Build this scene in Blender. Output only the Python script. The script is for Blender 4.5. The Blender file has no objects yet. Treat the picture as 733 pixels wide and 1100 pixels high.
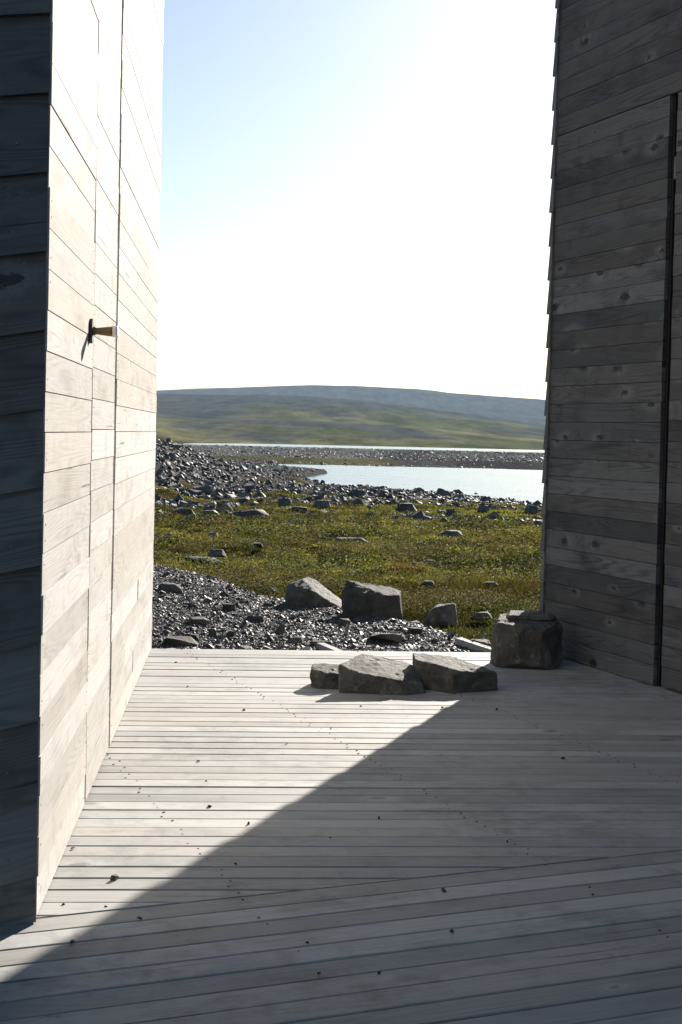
import bpy, bmesh, math, random
import numpy as np
from mathutils import Vector, Matrix

# ------------------------------------------------------------------ camera, sky, sun, exposure
S = bpy.context.scene
COL = S.collection
random.seed(7)
RNG = np.random.default_rng(11)

CAM_H, PITCH, ROLL, FPX, PPY = 1.2, math.radians(1.5), math.radians(1.3), 1494.0, 504.0
fwd = Vector((0, math.cos(PITCH), -math.sin(PITCH)))
_r0, _u0 = Vector((1, 0, 0)), Vector((0, math.sin(PITCH), math.cos(PITCH)))
cr = _r0*math.cos(ROLL) + _u0*math.sin(ROLL)
cu = _u0*math.cos(ROLL) - _r0*math.sin(ROLL)
cam_d = bpy.data.cameras.new('camera')
cam = bpy.data.objects.new('camera', cam_d); COL.objects.link(cam)
M = Matrix((cr, cu, -fwd)).transposed().to_4x4(); M.translation = (0, 0, CAM_H)
cam.matrix_world = M
cam_d.sensor_fit = 'VERTICAL'; cam_d.sensor_height = 36; cam_d.lens = FPX/1100*36
cam_d.shift_y = -(550-PPY)/1100
cam_d.clip_start = 0.05; cam_d.clip_end = 30000
S.camera = cam

SUN_AZ, SUN_EL = math.radians(21.1), math.radians(23)      # azimuth to the right of the view, elevation
W = bpy.data.worlds.new('World'); S.world = W; W.use_nodes = True
wn = W.node_tree.nodes; wl = W.node_tree.links
bg = wn['Background']
sky = wn.new('ShaderNodeTexSky'); sky.sky_type = 'NISHITA'; sky.sun_disc = False
sky.sun_elevation = SUN_EL; sky.sun_rotation = SUN_AZ
sky.air_density = 1.0; sky.dust_density = 0.55; sky.ozone_density = 1.2
wl.new(sky.outputs[0], bg.inputs[0]); bg.inputs[1].default_value = 0.05
sd = bpy.data.lights.new('sun', 'SUN'); sd.energy = 5.0; sd.angle = math.radians(0.5); sd.color = (1, 0.93, 0.84)
so = bpy.data.objects.new('sun', sd); COL.objects.link(so)
sdir = Vector((math.sin(SUN_AZ)*math.cos(SUN_EL), math.cos(SUN_AZ)*math.cos(SUN_EL), math.sin(SUN_EL)))
so.rotation_euler = sdir.to_track_quat('Z', 'Y').to_euler()
so.location = (20, 60, 30)
S.view_settings.view_transform = 'Standard'; S.view_settings.look = 'None'
S.view_settings.gamma = 1; S.view_settings.use_curve_mapping = False
S.view_settings.exposure = 1.35

# ------------------------------------------------------------------ helpers: photo direction -> place on the ground
def ray(px, py):
    return (fwd + cr*((px-366.5)/FPX) + cu*((PPY-py)/FPX)).normalized()
def G(px, py, z=0.0):
    d = ray(px, py); t = (z-CAM_H)/d.z
    return Vector((d.x*t, d.y*t, z))
def az(px, py=500):
    d = ray(px, py); return math.degrees(math.atan2(d.x, d.y))

# ------------------------------------------------------------------ numpy noise
def _h(ix, iy, s):
    n = (ix.astype(np.int64)*374761393 + iy.astype(np.int64)*668265263 + s*982451653) & 0xFFFFFFFF
    n = ((n ^ (n >> 13))*1274126177) & 0xFFFFFFFF
    n = n ^ (n >> 16)
    return (n & 0xFFFF)/65535.0
def vnoise(x, y, s=0):
    x = np.asarray(x, float); y = np.asarray(y, float)
    ix = np.floor(x); iy = np.floor(y); fx = x-ix; fy = y-iy
    fx = fx*fx*(3-2*fx); fy = fy*fy*(3-2*fy)
    a = _h(ix, iy, s); b = _h(ix+1, iy, s); c = _h(ix, iy+1, s); d = _h(ix+1, iy+1, s)
    return (a*(1-fx)+b*fx)*(1-fy) + (c*(1-fx)+d*fx)*fy
def fbm(x, y, s=0, o=4):
    v = 0; amp = 0.5; f = 1.0; t = 0
    for k in range(o):
        v = v + amp*vnoise(np.asarray(x)*f, np.asarray(y)*f, s+k*17); t += amp; amp *= 0.5; f *= 2.03
    return v/t
def sstep(a, b, x):
    t = np.clip((x-a)/(b-a), 0, 1); return t*t*(3-2*t)

# ------------------------------------------------------------------ terrain shape
WATER = -4.8
GB = [(-180, 12.5), (-30, 13), (az(165, 607), 12.7), (az(230, 618), 11.9), (az(290, 633), 11.0), (az(330, 648), 10.9), (az(380, 657), 10.4),
      (az(440, 671), 9.75), (az(500, 685), 8.9), (az(530, 692), 8.45), (9, 8.2), (180, 8.2)]
def grav_edge(a): return np.interp(a, [g[0] for g in GB], [g[1] for g in GB])
SHX = [-20, -2.6, -1.0, 2.0, 5.0, 8.4, 12, 30]
SHR = [165, 165, 156, 150, 140, 121, 112, 105]           # distance of the near lake shore
def scree_amt(X, Y):
    r = np.hypot(X, Y); a = np.degrees(np.arctan2(X, Y))
    crest = np.interp(a, [-30, -12, -7.6, -6.7, -5.4, -4.2, -1.8, -0.6, 4], [2.7, 3.1, 3.0, 2.65, 1.95, 1.35, 0.85, 0.2, 0])
    rc = np.interp(a, [-12, -7, -4, -1], [88, 92, 110, 145]); w = np.interp(a, [-8, -1], [24, 15])
    g = np.exp(-((r-rc)/w)**2)
    return crest*g
def base_z(X, Y):
    X = np.asarray(X, float); Y = np.asarray(Y, float)
    r = np.hypot(X, Y)+1e-6; a = np.degrees(np.arctan2(X, Y))
    af = np.where(np.abs(a) > 60, np.sign(a)*60, a)
    rs = np.interp(af, SHX, SHR)
    # meadow down to the shore
    zm = np.interp(r, [0, 8, 12, 15, 25, 40], [-0.12, -0.12, -0.22, -0.38, -0.75, -1.4])
    t = np.clip((r-40)/(rs-40), 0, 1)
    zs = -1.4 + (WATER+1.4)*(0.78*t+0.22*t*t)
    z = np.where(r > 40, zs, zm)
    z = np.where(r > rs, WATER-0.02-0.03*(r-rs), z)
    # far bank of the near lake, flat stony land, far lake, hills
    edge_a = np.interp(r, [150, 184, 193, 204, 212, 222, 260], [-1.1, -1.5, -0.9, -0.5, -1.0, -2.2, -2.6])
    land_l = sstep(0.25, -0.25, af - edge_a + 0.5*(fbm(X/14, Y/20, 5)-0.5))
    z = np.where(r > rs-15, np.maximum(z, (WATER+0.55)*land_l + (1-land_l)*(-9)), z)
    fs = 256 + 16*(fbm(X/40, Y/40, 3)-0.5)
    bank = WATER + 0.75*sstep(0, 26, r-fs) - 0.9*sstep(fs*0+505, fs*0+490, 990-r)*0
    z = np.where(r > fs-6, np.maximum(np.where(r > fs, bank, -9), z), z)
    # the far lake
    ln = 500 + 14*(fbm(X/60, Y/60, 8)-0.5); lf = np.interp(af, [-7.6, -6.9, -6, -4, 8, 20], [480, 560, 610, 640, 660, 660]) + 20*(fbm(X/70, Y/70, 9)-0.5)
    zl = np.where(r < (ln+lf)/2, WATER+0.75-np.clip((r-ln+14)*0.055, 0, 2.5), WATER-0.6+np.clip((r-lf+10)*0.06, -0.5, 0.9))
    z = np.where((r > ln-14) & (r <= lf+15), np.minimum(zl, np.where(r > ln-14, zl, z)), z)
    # hills
    v1 = np.interp(af, [-60, -20, -7.6, -4.5, -2.2, 0.5, 2.5, 4.3, 8.4, 14, 30], [38, 38, 36.5, 38, 39, 36, 31, 25.5, 13.5, 10, 25])
    v2 = np.interp(af, [-60, -20, -7.6, -4.9, -1.4, 0.5, 3.0, 3.7, 4.5, 6.5, 8.4, 14, 40], [30, 33, 40, 44.5, 49.5, 50, 48.5, 47.5, 45, 42, 39.5, 34, 44])
    R1, R2 = 2200.0, 4300.0
    H1 = CAM_H + v1*R1/1494; H2 = CAM_H + v2*R2/1494
    s = np.clip((r-lf-14)/(R1-lf-14), 0, 1)
    zh = WATER+0.3 + (H1-WATER-0.3)*(0.85*s+0.15*s*s) + 10*np.sin(np.pi*s)*(fbm(X/420, Y/420, 21)-0.5) + 3.5*s*(fbm(X/90, Y/90, 25)-0.5)
    d1 = np.clip((r-R1)/700, 0, 1)
    zh2 = H1*(1-0.35*d1*d1)
    s2 = sstep(0, 1, (r-R1-500)/(R2-R1-500))
    zf = zh2*(1-s2) + (H2 + 7*(fbm(X/300, Y/300, 31)-0.5))*s2
    zf = np.where(r > R2, H2 - (r-R2)*0.03, zf)
    z = np.where(r > lf+15, np.where(r > R1, zf, zh), z)
    # scree mound on the left
    z = z + np.where((r > 40) & (r < 230), scree_amt(X, Y), 0)
    return z
def deck_edge(X): return 7.56 + (X+1.0)*0.08
def ground_z(X, Y):
    X = np.asarray(X, float); Y = np.asarray(Y, float)
    r = np.hypot(X, Y); a = np.degrees(np.arctan2(X, Y))
    z = base_z(X, Y)
    ge = grav_edge(a)
    gm = sstep(0.5, -0.5, r-ge)*(Y > 0)
    zg = np.interp(a, [-9, -6, -3, 2, 6], [0.03, -0.01, -0.07, -0.09, -0.1])
    zg = -0.07 + (zg+0.07)*sstep(7.6, 11, r)
    z = z*(1-gm) + zg*gm
    near = sstep(200, 60, r)
    gr = near*(1-gm)
    z = z + gr*((0.22*(fbm(X/1.7, Y/1.7, 41)-0.5)+0.16*(fbm(X/0.6, Y/0.6, 42, 2)-0.5))*sstep(8.5, 13, r) + 0.30*(fbm(X/6, Y/6, 43)-0.5)*sstep(11, 25, r))
    z = z + gm*0.05*(fbm(X/0.5, Y/0.5, 45)-0.5)
    z = z + sstep(35, 60, r)*sstep(230, 160, r)*(0.35*(fbm(X/3, Y/3, 47)-0.5))
    t = Y-deck_edge(X)
    return np.where(t < 0.05, -0.33+(z+0.33)*sstep(-0.2, 0.05, t), z)
def G_land(px, py):
    d = ray(px, py); o = np.array((0, 0, CAM_H)); dv = np.array(d)
    ts = np.geomspace(3, 6000, 5000)
    P = o + ts[:, None]*dv
    below = P[:, 2] < ground_z(P[:, 0], P[:, 1])
    k = int(np.argmax(below)) if below.any() else len(ts)-1
    return Vector((P[k, 0], P[k, 1], float(ground_z(P[k, 0], P[k, 1]))))
def ppm(P): return FPX/ (Vector(P)-Vector((0, 0, CAM_H))).dot(fwd)     # pixels of the photo per metre at P

def rockiness(X, Y):
    """1 where stone covers the ground, 0 in the meadow"""
    r = np.hypot(X, Y); a = np.degrees(np.arctan2(X, Y))
    n = fbm(X/7, Y/4, 51); n2 = fbm(X/20, Y/10, 53)
    band = sstep(36, 50, r)*sstep(0.43, 0.60, 0.6*n+0.4*n2 + 0.05*sstep(45, 70, r))*sstep(175, 140, r)
    sc = sstep(0.35, 1.0, scree_amt(X, Y)*(r > 45))
    flat = sstep(250, 262, r)*sstep(520, 505, r)*sstep(0.36, 0.5, fbm(X/60, Y/25, 55)+0.14*sstep(280, 330, r))
    left = sstep(0.3, -0.4, a)*sstep(140, 165, r)*sstep(262, 255, r)*0.9
    return np.clip(np.maximum(np.maximum(band, sc), np.maximum(flat, left)), 0, 1)

# ------------------------------------------------------------------ mesh and object helpers
def link_mesh(name, me, mat=None, parent=None):
    o = bpy.data.objects.new(name, me); COL.objects.link(o)
    for m in (mat if isinstance(mat, (list, tuple)) else [mat]):
        if m: me.materials.append(m)
    if parent: o.parent = parent
    return o
def arr_mesh(name, V, F, col=None, rnd=None, smooth=False):
    """numpy arrays -> mesh; F is (n,3) or (n,4)"""
    me = bpy.data.meshes.new(name); n, k = F.shape
    me.vertices.add(len(V)); me.vertices.foreach_set('co', np.ascontiguousarray(V, np.float32).ravel())
    me.loops.add(n*k); me.loops.foreach_set('vertex_index', np.ascontiguousarray(F, np.int32).ravel())
    me.polygons.add(n); me.polygons.foreach_set('loop_start', np.arange(0, n*k, k, dtype=np.int32))
    me.polygons.foreach_set('use_smooth', np.full(n, smooth))
    me.update(calc_edges=True)
    if col is not None:
        a = me.attributes.new('tint', 'FLOAT_COLOR', 'POINT' if len(col) == len(V) else 'FACE')
        c = np.ones((len(col), 4), np.float32); c[:, :3] = col
        a.data.foreach_set('color', c.ravel())
    if rnd is not None:
        a = me.attributes.new('rnd', 'FLOAT', 'FACE'); a.data.foreach_set('value', np.ascontiguousarray(rnd, np.float32))
    return me
def tag(o, label=None, cat=None, group=None, kind=None):
    for k, v in (('label', label), ('category', cat), ('group', group), ('kind', kind)):
        if v: o[k] = v
    return o
def empty(name, loc):
    o = bpy.data.objects.new(name, None); COL.objects.link(o); o.location = loc; o.empty_display_size = 0.2
    return o

class MB:
    """collects polygons with uv in metres along the board and one random number per board"""
    def __init__(s): s.v = []; s.f = []; s.uv = []; s.r = []; s.m = []
    def poly(s, pts, uvs, rnd, mi=0):
        i = len(s.v); s.v += [tuple(p) for p in pts]; s.f.append(list(range(i, i+len(pts)))); s.uv += uvs; s.r.append(rnd); s.m.append(mi)
    def extrude(s, O, A, L, prof, W_, N_, rnd, mi=0, u0=None):
        """profile (w,n) points swept along A from O by L"""
        O = Vector(O); A = Vector(A); W_ = Vector(W_); N_ = Vector(N_)
        u0 = random.random()*3 if u0 is None else u0
        p0 = [O+W_*w+N_*n for w, n in prof]; p1 = [p+A*L for p in p0]; k = len(prof)
        acc = [0]
        for i in range(k):
            a, b = prof[i], prof[(i+1) % k]; acc.append(acc[-1]+math.hypot(b[0]-a[0], b[1]-a[1]))
        # side of the sweep must face outward
        flip = (A.cross(W_)).dot(N_) < 0
        for i in range(k):
            j = (i+1) % k
            q = [p0[i], p0[j], p1[j], p1[i]]
            va, vb = prof[i][0], prof[j][0]
            if abs(va-vb) < 1e-6: vb = va + (acc[i+1]-acc[i])
            uv = [(u0, va), (u0, vb), (u0+L, vb), (u0+L, va)]
            if flip: q.reverse(); uv.reverse()
            s.poly(q, uv, rnd, mi)
        e0 = p0[::-1]; e1 = p1; uvp = [(n, w) for w, n in prof]
        if flip: e0, e1 = p0, p1[::-1]; s.poly(e0, uvp, rnd, mi); s.poly(e1, uvp[::-1], rnd, mi)
        else: s.poly(e0, uvp[::-1], rnd, mi); s.poly(e1, uvp, rnd, mi)
    def disc(s, P, N_, r, t, mi, seg=8):
        N_ = Vector(N_).normalized(); a = N_.orthogonal().normalized(); b = N_.cross(a); P = Vector(P)
        top = [P+N_*t+(a*math.cos(2*math.pi*k/seg)+b*math.sin(2*math.pi*k/seg))*r for k in range(seg)]
        bot = [p-N_*(t+0.002) for p in top]
        s.poly(top, [(0, 0)]*seg, 0.5, mi)
        for k in range(seg):
            j = (k+1) % seg; s.poly([bot[k], bot[j], top[j], top[k]], [(0, 0)]*4, 0.5, mi)
    def build(s, name, mats, parent=None, recalc=True):
        me = bpy.data.meshes.new(name); me.from_pydata(s.v, [], s.f)
        l = me.uv_layers.new(name='uv'); l.data.foreach_set('uv', np.array(s.uv, np.float32).ravel())
        a = me.attributes.new('rnd', 'FLOAT', 'FACE'); a.data.foreach_set('value', np.array(s.r, np.float32))
        me.polygons.foreach_set('material_index', np.array(s.m, np.int32))
        if recalc:
            bm = bmesh.new(); bm.from_mesh(me); bmesh.ops.remove_doubles(bm, verts=bm.verts, dist=1e-6)
            bmesh.ops.recalc_face_normals(bm, faces=bm.faces); bm.to_mesh(me); bm.free()
        return link_mesh(name, me, mats, parent)
RECT = lambda w0, w1, n0, n1: [(w0, n0), (w1, n0), (w1, n1), (w0, n1)]

# ------------------------------------------------------------------ materials
class NT:
    def __init__(s, name):
        s.mat = bpy.data.materials.new(name); s.mat.use_nodes = True; s.t = s.mat.node_tree
        s.b = s.t.nodes['Principled BSDF']
    def n(s, typ, **kw):
        o = s.t.nodes.new(typ)
        for k, v in kw.items(): setattr(o, k, v)
        return o
    def l(s, a, b): s.t.links.new(a, b)
    def val(s, x, sock):
        if hasattr(x, 'is_output'): s.l(x, sock)
        else: sock.default_value = x
    def math(s, op, a, b=0.0, c=None, clamp=False):
        o = s.n('ShaderNodeMath', operation=op, use_clamp=clamp); s.val(a, o.inputs[0]); s.val(b, o.inputs[1])
        if c is not None: s.val(c, o.inputs[2])
        return o.outputs[0]
    def mix(s, f, a, b, mode='MIX'):
        o = s.n('ShaderNodeMix', data_type='RGBA', blend_type=mode); s.val(f, o.inputs[0])
        s.val(a if hasattr(a, 'is_output') else (*a, 1), o.inputs[6]); s.val(b if hasattr(b, 'is_output') else (*b, 1), o.inputs[7])
        return o.outputs[2]
    def ramp(s, x, lo, hi, a=0.0, b=1.0):
        o = s.n('ShaderNodeMapRange', interpolation_type='SMOOTHSTEP'); s.val(x, o.inputs[0])
        for i, v in enumerate((lo, hi, a, b)): o.inputs[i+1].default_value = v
        return o.outputs[0]
    def noise(s, vec, scale=1.0, detail=2.0, rough=0.5, dist=0.0):
        o = s.n('ShaderNodeTexNoise'); s.l(vec, o.inputs['Vector']); o.inputs['Scale'].default_value = scale
        o.inputs['Detail'].default_value = detail; o.inputs['Roughness'].default_value = rough; o.inputs['Distortion'].default_value = dist
        return o.outputs[0]
    def vmath(s, op, a, b):
        o = s.n('ShaderNodeVectorMath', operation=op); s.val(a, o.inputs[0]); s.val(b, o.inputs[1]); return o.outputs[0]
    def attr(s, name, out='Fac'): return s.n('ShaderNodeAttribute', attribute_name=name).outputs[out]
    def bump(s, h, strength, dist):
        o = s.n('ShaderNodeBump'); o.inputs['Strength'].default_value = strength; o.inputs['Distance'].default_value = dist
        s.l(h, o.inputs['Height']); s.l(o.outputs[0], s.b.inputs['Normal'])

def wood(name, light, dark, warm, knots=0.5, grain=0.22, rough=0.75, bump=0.35, stain=(0.06, 0.055, 0.05), stain_amt=0.25, kmask=0.55, spec=0.3, dirt=0.0):
    m = NT(name)
    uv = m.n('ShaderNodeUVMap', uv_map='uv').outputs[0]; r = m.attr('rnd')
    off = m.n('ShaderNodeCombineXYZ'); m.l(m.math('MULTIPLY', r, 173.0), off.inputs[0]); m.l(m.math('MULTIPLY', r, 71.0), off.inputs[1]); m.l(m.math('MULTIPLY', r, 57.0), off.inputs[2])
    P = m.vmath('ADD', uv, off.outputs[0])
    f = m.noise(m.vmath('MULTIPLY', P, (0.55, 9.0, 1.0)), 1.0, 1.5, 0.4)
    vo = m.n('ShaderNodeTexVoronoi', feature='F1', voronoi_dimensions='2D'); vo.inputs['Scale'].default_value = 1.0
    warp = m.n('ShaderNodeTexNoise'); m.l(m.vmath('MULTIPLY', P, (14.0, 22.0, 1.0)), warp.inputs['Vector']); warp.inputs['Detail'].default_value = 3.0
    kw = m.vmath('ADD', m.vmath('MULTIPLY', P, (3.2, 7.0, 0.0)), m.vmath('MULTIPLY', warp.outputs['Color'], (0.26, 0.26, 0.0)))
    m.l(kw, vo.inputs['Vector'])
    kd = vo.outputs['Distance']
    sc = m.n('ShaderNodeSeparateColor'); m.l(vo.outputs['Color'], sc.inputs[0])
    km = m.math('GREATER_THAN', sc.outputs[0], kmask)
    ksz = m.math('MULTIPLY_ADD', sc.outputs[1], 0.75, 0.30)              # knots differ in size
    kn_ = m.math('DIVIDE', kd, ksz)
    knot = m.math('MULTIPLY', m.ramp(kn_, 0.15, 0.10), km); halo = m.math('MULTIPLY', m.ramp(kd, 0.6, 0.03), km)
    fld = m.math('ADD', m.math('MULTIPLY', f, 24.0), m.math('MULTIPLY', halo, 5.0))
    rings = m.math('MULTIPLY_ADD', m.math('SINE', m.math('MULTIPLY', fld, 6.283)), 0.5, 0.5)
    gfade = m.noise(m.vmath('MULTIPLY', P, (2.2, 16.0, 1.0)), 1.0, 2.0, 0.5)
    rings = m.math('MULTIPLY', m.math('POWER', rings, 1.8), m.ramp(gfade, 0.32, 0.68, 0.15, 1.0))
    fib = m.noise(m.vmath('MULTIPLY', P, (4.0, 260.0, 1.0)), 1.0, 3.0, 0.65)
    blot = m.noise(m.vmath('MULTIPLY', P, (2.4, 6.0, 1.0)), 1.0, 4.0, 0.6)
    smear = m.noise(m.vmath('MULTIPLY', P, (9.0, 4.5, 1.0)), 1.0, 3.0, 0.6)
    wn_ = m.n('ShaderNodeTexWhiteNoise', noise_dimensions='1D'); m.l(m.math('MULTIPLY', r, 999.0), wn_.inputs['W'])
    c = m.mix(r, dark, light)
    c = m.mix(m.math('MULTIPLY', m.ramp(wn_.outputs[0], 0.45, 1.0), 0.6), c, warm)
    c = m.mix(m.math('MULTIPLY', m.ramp(blot, 0.48, 0.75), stain_amt), c, stain)
    c = m.mix(m.math('MULTIPLY', m.ramp(smear, 0.56, 0.78), stain_amt*0.8), c, stain)
    if dirt:
        oc = m.n('ShaderNodeTexCoord').outputs['Object']
        dn = m.noise(oc, 1.3, 6, 0.7); dn2 = m.noise(oc, 14, 5, 0.75)
        c = m.mix(m.math('MULTIPLY', m.ramp(m.math('ADD', m.math('MULTIPLY', dn, 0.6), m.math('MULTIPLY', dn2, 0.4)), 0.48, 0.64), dirt), c, stain)
    g = m.math('MULTIPLY', rings, grain)
    g2 = m.math('MULTIPLY_ADD', fib, 0.44, 0.78)
    k = m.math('MULTIPLY', m.math('SUBTRACT', 1.0, g), g2)
    cc = m.n('ShaderNodeCombineColor')
    for i in range(3): m.l(k, cc.inputs[i])
    c = m.mix(1.0, c, cc.outputs[0], 'MULTIPLY')
    c = m.mix(m.math('MULTIPLY', m.ramp(kn_, 0.50, 0.14), m.math('MULTIPLY', km, 0.6*knots)), c, tuple(x*1.35 for x in light))
    c = m.mix(m.math('MULTIPLY', m.math('MULTIPLY', m.ramp(kn_, 0.42, 0.12), m.ramp(smear, 0.46, 0.56)), m.math('MULTIPLY', km, 0.7*knots)), c, stain)
    c = m.mix(m.math('MULTIPLY', knot, knots), c, tuple(x*0.6 for x in stain))
    chk = m.noise(m.vmath('MULTIPLY', P, (1.6, 75.0, 1.0)), 1.0, 2.0, 0.5)
    chm = m.noise(m.vmath('MULTIPLY', P, (0.9, 8.0, 1.0)), 1.0, 2.0, 0.5)
    crack = m.math('MULTIPLY', m.ramp(chk, 0.66, 0.72), m.ramp(chm, 0.5, 0.6))
    c = m.mix(m.math('MULTIPLY', crack, 0.75), c, tuple(x*0.5 for x in stain))
    m.l(c, m.b.inputs['Base Color']); m.b.inputs['Roughness'].default_value = rough; m.b.inputs['Specular IOR Level'].default_value = spec
    hgt = m.math('ADD', m.math('MULTIPLY', rings, -0.5), m.math('MULTIPLY', fib, 0.8))
    m.bump(m.math('SUBTRACT', hgt, m.math('MULTIPLY', knot, 0.8)), bump, 0.0025)
    return m.mat
def plain(name, col, rough=0.6, metal=0.0, var=0.15, scale=30):
    m = NT(name); tc = m.n('ShaderNodeTexCoord').outputs['Object']
    n = m.noise(tc, scale, 3)
    m.l(m.mix(n, tuple(x*(1-var) for x in col), tuple(x*(1+var) for x in col)), m.b.inputs['Base Color'])
    m.b.inputs['Roughness'].default_value = rough; m.b.inputs['Metallic'].default_value = metal
    return m.mat

MAT = {}
MAT['deck'] = wood('weathered_deck_wood', (0.372, 0.368, 0.350), (0.245, 0.244, 0.237), (0.315, 0.292, 0.258), knots=0.5, grain=0.13, rough=0.7, bump=0.25, stain=(0.12, 0.115, 0.11), stain_amt=0.5, kmask=0.93, dirt=0.5)
MAT['pale'] = wood('silvered_larch_cladding', (0.58, 0.565, 0.545), (0.45, 0.433, 0.41), (0.48, 0.435, 0.39), knots=0.3, grain=0.15, rough=0.7, bump=0.16, stain=(0.24, 0.20, 0.165), stain_amt=0.38, kmask=0.8, spec=0.05)
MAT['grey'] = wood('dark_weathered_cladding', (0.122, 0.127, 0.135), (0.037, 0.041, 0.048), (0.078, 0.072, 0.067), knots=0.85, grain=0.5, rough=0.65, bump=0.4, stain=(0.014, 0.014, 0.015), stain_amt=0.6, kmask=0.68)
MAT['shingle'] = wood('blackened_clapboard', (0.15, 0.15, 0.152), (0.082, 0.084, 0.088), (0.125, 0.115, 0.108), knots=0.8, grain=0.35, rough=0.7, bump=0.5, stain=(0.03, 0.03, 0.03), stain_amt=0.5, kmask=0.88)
MAT['core'] = plain('dark_wall_core', (0.02, 0.018, 0.016), 0.9)
MAT['roof'] = plain('weathered_roofing', (0.12, 0.115, 0.11), 0.85)
MAT['screw'] = plain('dark_screw_heads', (0.10, 0.092, 0.085), 0.5, 0.3)
MAT['nail'] = plain('galvanised_nail', (0.13, 0.13, 0.135), 0.5, 0.5)
MAT['brass'] = plain('aged_brass', (0.16, 0.11, 0.055), 0.42, 0.85, 0.25, 60)
MAT['iron'] = plain('dark_iron', (0.06, 0.055, 0.05), 0.5, 0.7)

def rock_mat(name, a, b, c, scale=6.0, rough=0.55, bump=0.6, dist=0.02, use_rnd=False, lichen=0.0, spec=0.18):
    m = NT(name); tc = m.n('ShaderNodeTexCoord').outputs['Object']
    if use_rnd:
        r = m.attr('rnd')
    else:
        r = m.n('ShaderNodeObjectInfo').outputs['Random']
    n1 = m.noise(tc, scale, 6, 0.65); n2 = m.noise(m.vmath('MULTIPLY', tc, (1, 1, 4.0)), scale*1.7, 4, 0.6)
    col = m.mix(m.ramp(n1, 0.35, 0.68), a, b)
    col = m.mix(m.math('MULTIPLY', m.ramp(n2, 0.52, 0.7), 0.6), col, c)
    n5 = m.noise(tc, scale*8, 8, 0.85)
    col = m.mix(m.math('MULTIPLY', m.ramp(n5, 0.50, 0.60), 0.7), col, tuple(x*0.45 for x in a))
    if lichen:
        n4 = m.noise(tc, scale*2.4, 5, 0.7)
        col = m.mix(m.math('MULTIPLY', m.ramp(n4, 0.58, 0.64), lichen), col, (0.30, 0.31, 0.26))
    k = m.math('MULTIPLY_ADD', r, 0.7, 0.65); cc = m.n('ShaderNodeCombineColor')
    for i in range(3): m.l(k, cc.inputs[i])
    col = m.mix(1.0, col, cc.outputs[0], 'MULTIPLY')
    m.l(col, m.b.inputs['Base Color']); m.b.inputs['Roughness'].default_value = rough; m.b.inputs['Specular IOR Level'].default_value = spec
    n3 = m.noise(tc, scale*5, 8, 0.78)
    m.bump(m.math('ADD', m.math('MULTIPLY', n1, 0.6), m.math('MULTIPLY', n3, 0.45)), bump, dist)
    return m.mat
MAT['rock'] = rock_mat('grey_schist', (0.082, 0.077, 0.068), (0.165, 0.155, 0.137), (0.14, 0.108, 0.078), 9, 0.75, 1.0, 0.034, lichen=0.35)
MAT['rock_far'] = rock_mat('dark_lichen_rock', (0.055, 0.055, 0.057), (0.12, 0.118, 0.115), (0.10, 0.085, 0.07), 2.5, 0.65, 0.6, 0.06, lichen=0.4)
MAT['scree'] = rock_mat('scree_stone', (0.05, 0.05, 0.051), (0.115, 0.113, 0.11), (0.10, 0.085, 0.07), 1.5, 0.62, 0.4, 0.05, use_rnd=True)
MAT['gravel'] = rock_mat('slate_gravel', (0.048, 0.047, 0.047), (0.105, 0.103, 0.10), (0.095, 0.08, 0.066), 25, 0.58, 0.3, 0.004, use_rnd=True)
MAT['pebble'] = rock_mat('black_pebble', (0.03, 0.03, 0.03), (0.07, 0.065, 0.06), (0.06, 0.05, 0.04), 60, 0.6, 0.4, 0.003)

def terrain_mat():
    m = NT('tundra_ground'); c = m.attr('tint', 'Color'); tc = m.n('ShaderNodeTexCoord').outputs['Object']
    n1 = m.noise(tc, 9, 6, 0.7); n2 = m.noise(tc, 0.7, 5, 0.65); n3 = m.noise(tc, 0.06, 6, 0.7)
    k = m.math('MULTIPLY', m.math('MULTIPLY_ADD', n1, 0.9, 0.55), m.math('MULTIPLY_ADD', n2, 0.8, 0.6))
    n4 = m.noise(m.vmath('MULTIPLY', tc, (0.035, 0.006, 0.02)), 1.0, 8, 0.75)
    k = m.math('MULTIPLY', m.math('MULTIPLY', k, m.ramp(n4, 0.36, 0.64, 0.62, 1.3)), m.math('MULTIPLY_ADD', n3, 0.9, 0.55)); cc = m.n('ShaderNodeCombineColor')
    for i in range(3): m.l(k, cc.inputs[i])
    m.l(m.mix(1.0, c, cc.outputs[0], 'MULTIPLY'), m.b.inputs['Base Color'])
    m.b.inputs['Roughness'].default_value = 1.0; m.b.inputs['Specular IOR Level'].default_value = 0.0
    m.bump(m.math('ADD', n1, m.math('MULTIPLY', n2, 3.0)), 0.6, 0.04)
    return m.mat
def leaf_mat(name, trans=0.45, rough=0.5):
    m = NT(name); c = m.attr('tint', 'Color')
    m.l(c, m.b.inputs['Base Color']); m.b.inputs['Roughness'].default_value = rough; m.b.inputs['Specular IOR Level'].default_value = 0.06
    tr = m.n('ShaderNodeBsdfTranslucent'); m.l(m.mix(1.0, c, (1.6, 1.6, 0.9), 'MULTIPLY'), tr.inputs[0])
    mx = m.n('ShaderNodeMixShader'); mx.inputs[0].default_value = trans
    m.l(m.b.outputs[0], mx.inputs[1]); m.l(tr.outputs[0], mx.inputs[2])
    m.l(mx.outputs[0], m.t.nodes['Material Output'].inputs[0])
    return m.mat
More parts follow.
